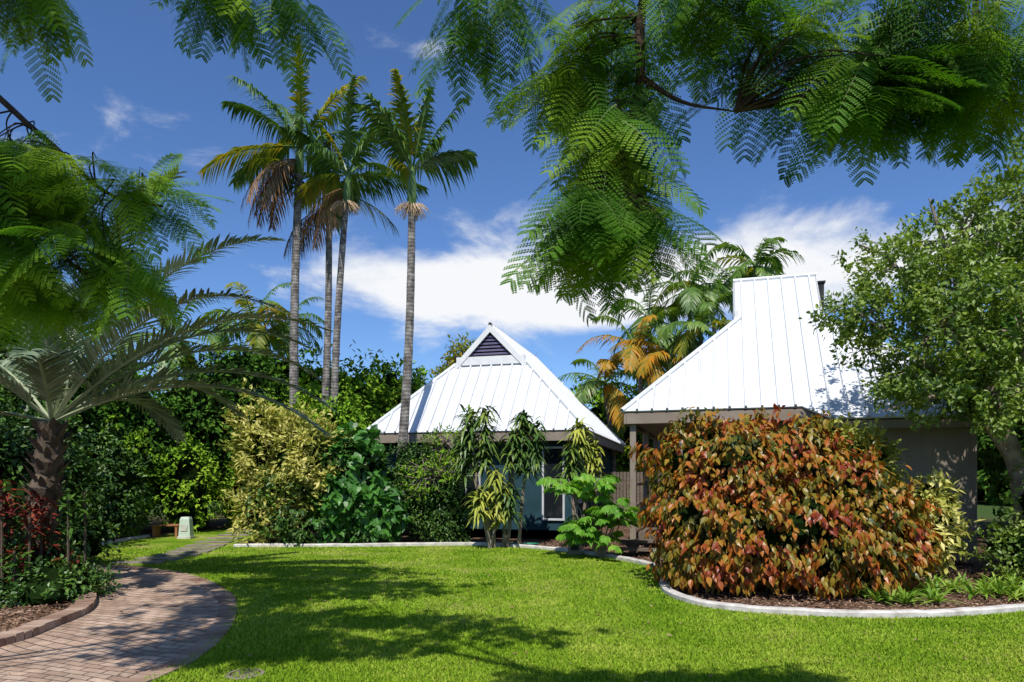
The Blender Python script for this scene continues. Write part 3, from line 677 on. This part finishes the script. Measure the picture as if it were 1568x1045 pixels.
foliage(mb,[((-9.8,4.2,6.3),(1.6,2.0,.6)),((-11.5,7,6),(2,2,.7))],8000,.13,.07,1,clump=.3,shell=.9,cn=20)
mb.build('poinciana_tree',[M['barkdark'],M['poinl'],stem])
# ---------------------------------------------------------------- right broadleaf tree
R=np.random.default_rng(31)
mb=MB()
tube(mb,spline([(8.3,11,0),(8.2,11,1.5),(7.7,10.9,2.8),(7.4,10.9,4),(7.3,11,5.6)],5),np.linspace(.18,.05,21),1,10)
for l in ([(8.2,11,1.6),(7.2,10.8,2.8),(6.2,10.7,3.6),(5.3,10.6,4.2)],[(7.6,10.9,3),(6.6,10.7,4.2),(5.9,10.7,5.0),(5.4,10.6,5.2)],[(7.3,10.9,4.4),(6.8,10.8,5.4),(6.6,10.8,6.0)],[(8,11,2.4),(8.8,10.8,4),(9,10.8,5.5)],[(7.2,10.8,2.9),(6.3,10.5,2.8),(5.7,10.5,2.6)]):
    s_=spline(l,5);tube(mb,s_,np.linspace(.06,.012,len(s_)),1,6)
tb=[((7.3,11,5.4),(1.1,1.2,.7)),((8.3,11,5.9),(1.0,1.2,1.0)),((6.1,10.8,4.9),(.75,1,.5)),((5.6,10.7,4.15),(.75,.9,.55)),((6.6,10.7,3.8),(1.2,1.2,.8)),
    ((7.9,10.6,3.8),(1.4,1.3,1.2)),((6.35,10.5,3.1),(.75,.9,.5)),((7.5,10.4,2.9),(1.0,1.0,.55)),((9,10.2,3),(1.2,1.2,1.8)),((6.9,10.5,4.5),(.9,.9,.6))]
foliage(mb,tb,44000,.095,.052,0,clump=.18,cn=28,shell=.5,droop=.1,twig=1,lump=.4)
mb.build('broadleaf_tree',[M['tree'],M['twig']])
mb=MB()
foliage(mb,[((8.9,10.6,1.0),(1.2,.9,1.2)),((7.7,10.2,.5),(.7,.6,.45)),((9.5,10,1.5),(1,1,1.6))],14000,.08,.045,0,core=1,clump=.15,cn=14)
mb.build('garden_shrub',[M['tree'],M['core']])
# ---------------------------------------------------------------- copperleaf bush
R=np.random.default_rng(33)
mb=MB()
cbl=[((3.05,9.9,1.68),(.93,.95,.82)),((4.0,10.0,1.74),(1.0,.9,.76)),((2.75,9.8,.95),(.8,.9,.85)),((4.75,9.9,1.25),(.85,.9,.85)),((5.15,9.8,.85),(.72,.85,.75)),((3.7,9.35,.85),(1.3,.85,.8)),((4.6,9.3,.6),(.85,.75,.6)),((2.9,9.3,.6),(.65,.6,.6)),((5.3,9.6,.5),(.5,.6,.5))]
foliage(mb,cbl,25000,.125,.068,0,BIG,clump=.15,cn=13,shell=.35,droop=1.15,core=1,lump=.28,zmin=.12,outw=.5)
for k in range(26):
    a=R.uniform(0,6.28);tube(mb,[(3.9,9.7,0),(3.9+1.0*math.cos(a),9.7+.7*math.sin(a),.6),(3.9+1.6*math.cos(a),9.7+1.0*math.sin(a),1.0)],[.03,.02,.01],2,5)
mb.build('copperleaf_bush',[M['copper'],M['core'],M['barkdark']])
# ---------------------------------------------------------------- mid shrubs
R=np.random.default_rng(35)
mb=MB()
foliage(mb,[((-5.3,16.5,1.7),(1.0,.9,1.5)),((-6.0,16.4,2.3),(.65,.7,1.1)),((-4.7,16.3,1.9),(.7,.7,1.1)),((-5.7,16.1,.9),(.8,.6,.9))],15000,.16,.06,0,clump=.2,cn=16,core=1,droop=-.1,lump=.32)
foliage(mb,[((-5.2,16.0,.8),(1.1,.7,.9))],2500,.14,.06,2,clump=.2,cn=14)
mb.build('variegated_shrub',[M['varieg'],M['core'],M['dark']])
mb=MB()
foliage(mb,[((-3.75,16.3,1.5),(.7,.6,1.25)),((-3.2,16.2,.8),(.7,.5,.8)),((-4.1,16.2,.9),(.5,.5,.9))],3000,.2,.18,0,HRT,clump=.2,cn=6,core=1,droop=.7,lump=.3)
foliage(mb,[((-3.6,16.2,.7),(1.0,.5,.8)),((-4.0,16.3,2.0),(.5,.5,.7))],3500,.09,.045,2,clump=.15,cn=12)
mb.build('heart_leaf_plant',[M['heart'],M['core'],M['dark']])
mb=MB()
foliage(mb,[((-2.1,16.6,1.2),(.8,.5,1.2)),((-1.5,16.3,.9),(.6,.45,.95)),((-2.6,16.6,1.6),(.5,.4,.8))],13000,.09,.04,0,clump=.14,cn=16,core=1)
foliage(mb,[((-1.6,16.5,2.4),(.6,.4,.35)),((-1.9,16.2,1.6),(.7,.4,.6))],2000,.1,.045,3,clump=.16,cn=12,twig=2)
mb.build('dense_green_shrub',[M['dark'],M['core'],M['twig'],M['bgy']])
def dracaena(stems,name,seed):
    global R
    R=np.random.default_rng(seed);mb=MB()
    for base,top,h,n,m in stems:
        b=np.array([*base,0.]);t=np.array(top,float);sp_=spline([b,(b+t)/2+rs(1)[0]*.08,t],5)
        tube(mb,sp_,np.linspace(.045,.025,len(sp_)),2,6)
        P=t-UP*(R.random(n)*h)[:,None]+R.normal(0,.05,(n,3))
        a=R.uniform(0,6.28,n);e=R.uniform(-.3,1.2,n)
        D=np.column_stack([np.cos(a)*np.cos(e),np.sin(a)*np.cos(e),np.sin(e)])
        strips(mb,P,D,UP+rs(n)*.3,R.uniform(.26,.44,n),.066,R.uniform(.4,1.0,n),m,4)
    return mb.build(name,[M['drac'],M['dracy'],M['twig']])
dracaena([((-.5,15.3),(-.95,15.3,3.05),1.2,260,0),((-.45,15.3),(-.6,15.2,3.1),1.3,260,0),((-.5,15.3),(-1.1,15.4,2.4),.8,150,0),((-.4,15.3),(-.35,15.1,1.7),1.0,260,1),((-.5,15.2),(-.05,15.1,1.4),.7,160,0),((-.5,15.2),(-.7,15.0,1.3),.6,140,1)],'dracaena',51)
dracaena([((-.2,15.4),(.25,15.4,3.0),1.3,320,0),((.15,15.4),(.5,15.4,2.8),1.1,220,0),((-.1,15.4),(0,15.3,2.6),.8,160,0)],'dracaena',52)
dracaena([((1.3,14.8),(1.45,14.8,2.75),.7,170,1),((1.4,14.8),(1.25,14.7,2.2),.8,150,0),((1.4,14.8),(1.75,14.8,2.3),.7,150,1)],'dracaena',53)
R=np.random.default_rng(54)
mb=MB()
for k in range(17):
    t=np.array([1.75+R.uniform(-.8,.65),13.3+R.uniform(-.4,.4),R.uniform(.5,1.65)]);sp_=spline([(1.75,13.4,0),((1.75+t[0])/2,13.4,t[2]*.45),t],4);tube(mb,sp_,np.linspace(.02,.008,len(sp_)),1,5)
    for j in range(9):
        a=R.uniform(0,6.28);frond(mb,t-UP*R.uniform(0,.3),(math.cos(a),math.sin(a),.7),R.uniform(.35,.55),1.4,.17,.065,0,1,10,vup=.0,ld=.6,rr=.006,start=.25,roll=R.uniform(-.5,.5))
mb.build('young_tree',[M['young'],M['twig']])
mb=MB()
foliage(mb,[((5.8,11.4,1.85),(.55,.4,.6)),((5.3,11.3,2.1),(.45,.4,.4)),((6.6,10.8,.9),(.5,.4,.8))],3600,.15,.06,0,clump=.18,cn=12,core=1)
mb.build('variegated_shrub',[M['varieg'],M['core']])
mb=MB()
for k in range(60):
    x=R.uniform(4.5,7.4);y=8.3+.22*(x-4.6)+R.uniform(.0,1.1);n=18;a=R.uniform(0,6.28,n);e=R.uniform(.35,1.3,n)
    strips(mb,np.tile([[x,y,.03]],(n,1)),np.column_stack([np.cos(a)*np.cos(e),np.sin(a)*np.cos(e),np.sin(e)]),np.tile(UP,(n,1))+rs(n)*.2,R.uniform(.18,.42,n),.035,.4,0,4)
mb.build('bromeliads',[M['brom']])
mb=MB()
for k in range(18):
    c=np.array([-6.3+R.uniform(-.7,.6),9.0+R.uniform(-.5,.3),R.uniform(.5,1.5)]);tube(mb,[(c[0],c[1],0),c],.015,1,5)
    n=60;a=R.uniform(0,6.28,n);e=R.uniform(-.4,1.2,n);strips(mb,c-UP*R.random((n,1))*.45+R.normal(0,.06,(n,3)),np.column_stack([np.cos(a)*np.cos(e),np.sin(a)*np.cos(e),np.sin(e)]),UP+rs(n)*.3,R.uniform(.1,.2,n),.045,.4,0 if k%3 else 2,4)
mb.build('red_cordyline',[M['red'],M['bark'],M['dark']])
mb=MB()
foliage(mb,[((-6.0,8.7,.15),(.8,.5,.35)),((-6.6,9.3,.3),(.8,.6,.5)),((-5.8,9.1,.2),(.45,.4,.3)),((-7.3,9.9,.3),(.7,.6,.5))],7000,.07,.04,0,clump=.1,cn=12,core=1)
mb.build('groundcover_plant',[M['dark'],M['core']])
mb=MB()
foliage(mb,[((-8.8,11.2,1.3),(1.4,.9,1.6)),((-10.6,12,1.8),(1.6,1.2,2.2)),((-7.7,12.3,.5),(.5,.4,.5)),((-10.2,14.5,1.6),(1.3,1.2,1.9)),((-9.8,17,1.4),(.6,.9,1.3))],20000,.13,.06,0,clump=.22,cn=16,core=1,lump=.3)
foliage(mb,[((-8.0,10.2,.6),(.7,.5,.8)),((-9.6,11,3),(1.2,.8,.8))],4500,.12,.05,2,clump=.2,cn=14)
mb.build('garden_hedge',[M['dark'],M['core'],M['bg']])
mb=MB()
foliage(mb,[((-9.4,19.6,1.3),(1.1,.8,1.5)),((-8.3,21.5,1.2),(1.3,.8,1.5)),((-6.6,20.8,1.5),(.9,.8,1.7)),((-10.6,18.5,1.6),(1.0,.8,1.7))],12000,.14,.08,0,core=1,clump=.2,cn=14,lump=.3)
mb.build('garden_shrub',[M['bgy'],M['core']])
def bgtree(name,base,blobs,n,L,W,m,seed,cn=18,clump=.4,shell=.5,core=True,tw=False):
    global R
    R=np.random.default_rng(seed);mb=MB()
    c=np.mean([b[0] for b in blobs],axis=0)
    sp_=spline([(*base,0),(*(np.array(base)*.6+c[:2]*.4),c[2]*.5),c],5);tube(mb,sp_,np.linspace(.2,.08,len(sp_)),1,8)
    for b in blobs: tube(mb,[sp_[6],(sp_[6]+np.array(b[0]))/2+rs(1)[0]*.2,b[0]],[.09,.06,.03],1,6)
    foliage(mb,blobs,n,L,W,0,clump=clump,cn=cn,shell=shell,core=2 if core else None,lump=.3,twig=1 if tw else None)
    return mb.build(name,[m,M['bark'],M['core']])
bgtree('background_tree',(-8,25),[((-8.5,25,4.4),(2.2,1.5,1.8)),((-6.3,25,4.2),(1.6,1.4,1.6)),((-7.4,24.5,2.4),(2.6,1.4,1.9))],15000,.22,.13,M['bgy'],61)
bgtree('background_tree',(-4.5,26),[((-4.6,26,4.3),(1.6,1.4,1.6)),((-5.6,25.5,3),(1.8,1.4,1.8)),((-3.6,26.5,3.4),(1.4,1.4,1.8))],12000,.22,.13,M['bgy'],62)
bgtree('background_tree',(-9.5,21),[((-9.8,21.5,3.4),(1.8,1.3,1.9)),((-8.6,21.8,4.6),(1.2,1.2,1.3)),((-11.5,20,3),(2,1.6,2.4))],14000,.18,.1,M['bg'],63)
bgtree('background_tree',(-13,17),[((-13,17,3.5),(2.5,2,3)),((-15.5,20,4.5),(3,2,3.5)),((-12,19,2),(2,1.6,2))],14000,.22,.13,M['bg'],64)
bgtree('background_tree',(-6.2,19.5),[((-6.2,19.5,2.6),(1.0,.8,1.1)),((-4.9,19.6,2.9),(.8,.7,.9))],6000,.16,.09,M['bgy'],65)
bgtree('background_tree',(-2,28),[((-1.9,28,6.4),(.75,.8,.7)),((-2.6,28,5.4),(.6,.8,.6))],2600,.2,.1,M['palmy'],66,core=False,tw=True)
bgtree('background_tree',(5,28),[((4,28,3.4),(2,1.4,2)),((7,28.5,3.6),(2.2,1.4,2)),((10.5,28,4.4),(2.6,1.4,2.4)),((2.4,29,2.2),(1.6,1.2,2))],14000,.24,.14,M['bgy'],67)
bgtree('background_tree',(13,17),[((13,17,4),(2.5,2,3)),((16,19,4),(3,2,3.5)),((12,14,2.6),(1.6,1.5,2.4))],12000,.2,.12,M['bg'],68)
R=np.random.default_rng(70);mb=MB()
tube(mb,[(.4,30,0),(.5,30,4),(.5,30,5.5)],[.15,.1,.06],0,6)
for k in range(60):
    a=R.uniform(0,6.28);e=R.uniform(.3,1.3);d=np.array([math.cos(a)*math.cos(e),math.sin(a)*math.cos(e),math.sin(e)]);p=np.array([.5,30,5.2+R.uniform(-.6,.5)])
    q=p+d*R.uniform(.8,1.6);tube(mb,[p,(p+q)/2+rs(1)[0]*.1,q],[.03,.018,.006],0,3)
    for j in range(3):
        d2=nrm(d+rs(1)[0]*.6);p2=(p+q)/2;tube(mb,[p2,p2+d2*.5],[.012,.004],0,3)
mb.build('bare_tree',[M['twig']])
R=np.random.default_rng(71);mb=MB()
bl=[]
for k in range(46):
    a=math.radians(-62+124*k/45);r=R.uniform(46,56);bl.append(((r*math.sin(a),r*math.cos(a),R.uniform(1.5,3)),(R.uniform(3,4.5),3,R.uniform(3,5))))
foliage(mb,bl,20000,.9,.5,0,clump=.8,cn=14,core=1,shell=.3)
mb.build('distant_tree_line',[M['bg'],M['core']])
# ---------------------------------------------------------------- light, sky, camera
S=Vector((-.08,-.68,.95)).normalized()
sun=bpy.data.lights.new('sun','SUN');sun.energy=5.0;sun.angle=math.radians(.5);sun.color=(1,.96,.90)
so=bpy.data.objects.new('sun',sun);so.rotation_euler=S.to_track_quat('Z','Y').to_euler();so.location=(5,-10,20);sc.collection.objects.link(so)
w=bpy.data.worlds.new('World');sc.world=w;w.use_nodes=True;nt=w.node_tree;N=nt.nodes;Lk=nt.links
bg=N['Background'];bg.inputs['Strength'].default_value=.105
sky=N.new('ShaderNodeTexSky');sky.sky_type='NISHITA';sky.sun_disc=False;sky.sun_elevation=math.asin(S.z);sky.sun_rotation=math.atan2(S.x,S.y)
sky.air_density=1.0;sky.dust_density=.3;sky.ozone_density=2.4
tint=N.new('ShaderNodeMix');tint.data_type='RGBA';tint.blend_type='MULTIPLY';tint.inputs[0].default_value=1;tint.inputs[7].default_value=(.74,.98,1.34,1)
Lk.new(sky.outputs[0],tint.inputs[6])
tc=N.new('ShaderNodeTexCoord');sx=N.new('ShaderNodeSeparateXYZ');Lk.new(tc.outputs['Generated'],sx.inputs[0])
def mth(op,a,b=None,c=None):
    n=N.new('ShaderNodeMath');n.operation=op
    for i,v in enumerate((a,b,c)):
        if v is None: continue
        if isinstance(v,(int,float)): n.inputs[i].default_value=v
        else: Lk.new(v,n.inputs[i])
    return n.outputs[0]
az=mth('ARCTAN2',sx.outputs[0],sx.outputs[1]);el=mth('ARCSINE',sx.outputs[2])
mask=None
for a0,b0,ra,rb,am in [(-.10,.280,.18,.045,.44),(.04,.24,.16,.04,.42),(.40,.275,.36,.058,.46),(.04,.35,.11,.035,.19),(.35,.34,.10,.035,.2),(-.15,.56,.08,.03,.18),(-.42,.30,.05,.02,.14),(-1.2,.35,.5,.12,.3),(2.2,.4,.6,.15,.35)]:
    u=mth('DIVIDE',mth('SUBTRACT',az,a0),ra);v=mth('DIVIDE',mth('SUBTRACT',el,b0),rb)
    d=mth('ADD',mth('MULTIPLY',u,u),mth('MULTIPLY',v,v))
    g=mth('MULTIPLY',mth('EXPONENT',mth('MULTIPLY',d,-1.0)),am)
    mask=g if mask is None else mth('ADD',mask,g)
mp=N.new('ShaderNodeMapping');mp.inputs['Scale'].default_value=(1,1,2.2);Lk.new(tc.outputs['Generated'],mp.inputs[0])
no=N.new('ShaderNodeTexNoise');no.inputs['Scale'].default_value=5.5;no.inputs['Detail'].default_value=7;no.inputs['Roughness'].default_value=.6;no.inputs['Distortion'].default_value=.3
Lk.new(mp.outputs[0],no.inputs['Vector'])
den=mth('ADD',no.outputs['Fac'],mask)
mr=N.new('ShaderNodeMapRange');mr.interpolation_type='SMOOTHSTEP';mr.inputs[1].default_value=.61;mr.inputs[2].default_value=.92;Lk.new(den,mr.inputs[0])
cl=N.new('ShaderNodeMix');cl.data_type='RGBA';Lk.new(mr.outputs[0],cl.inputs[0]);Lk.new(tint.outputs[2],cl.inputs[6]);cl.inputs[7].default_value=(8.9,9.05,9.3,1)
Lk.new(cl.outputs[2],bg.inputs['Color'])
cam=bpy.data.cameras.new('camera');cam.lens=24;cam.sensor_width=36;cam.shift_y=.1323;cam.clip_end=2000;cam.clip_start=.05
co=bpy.data.objects.new('camera',cam);co.location=(0,0,1.6);co.rotation_euler=(math.radians(90),0,0);sc.collection.objects.link(co);sc.camera=co
sc.view_settings.view_transform='Standard';sc.view_settings.look='None';sc.view_settings.exposure=0
print('FACES',sum(len(o.data.polygons) for o in bpy.data.objects if o.type=='MESH'))
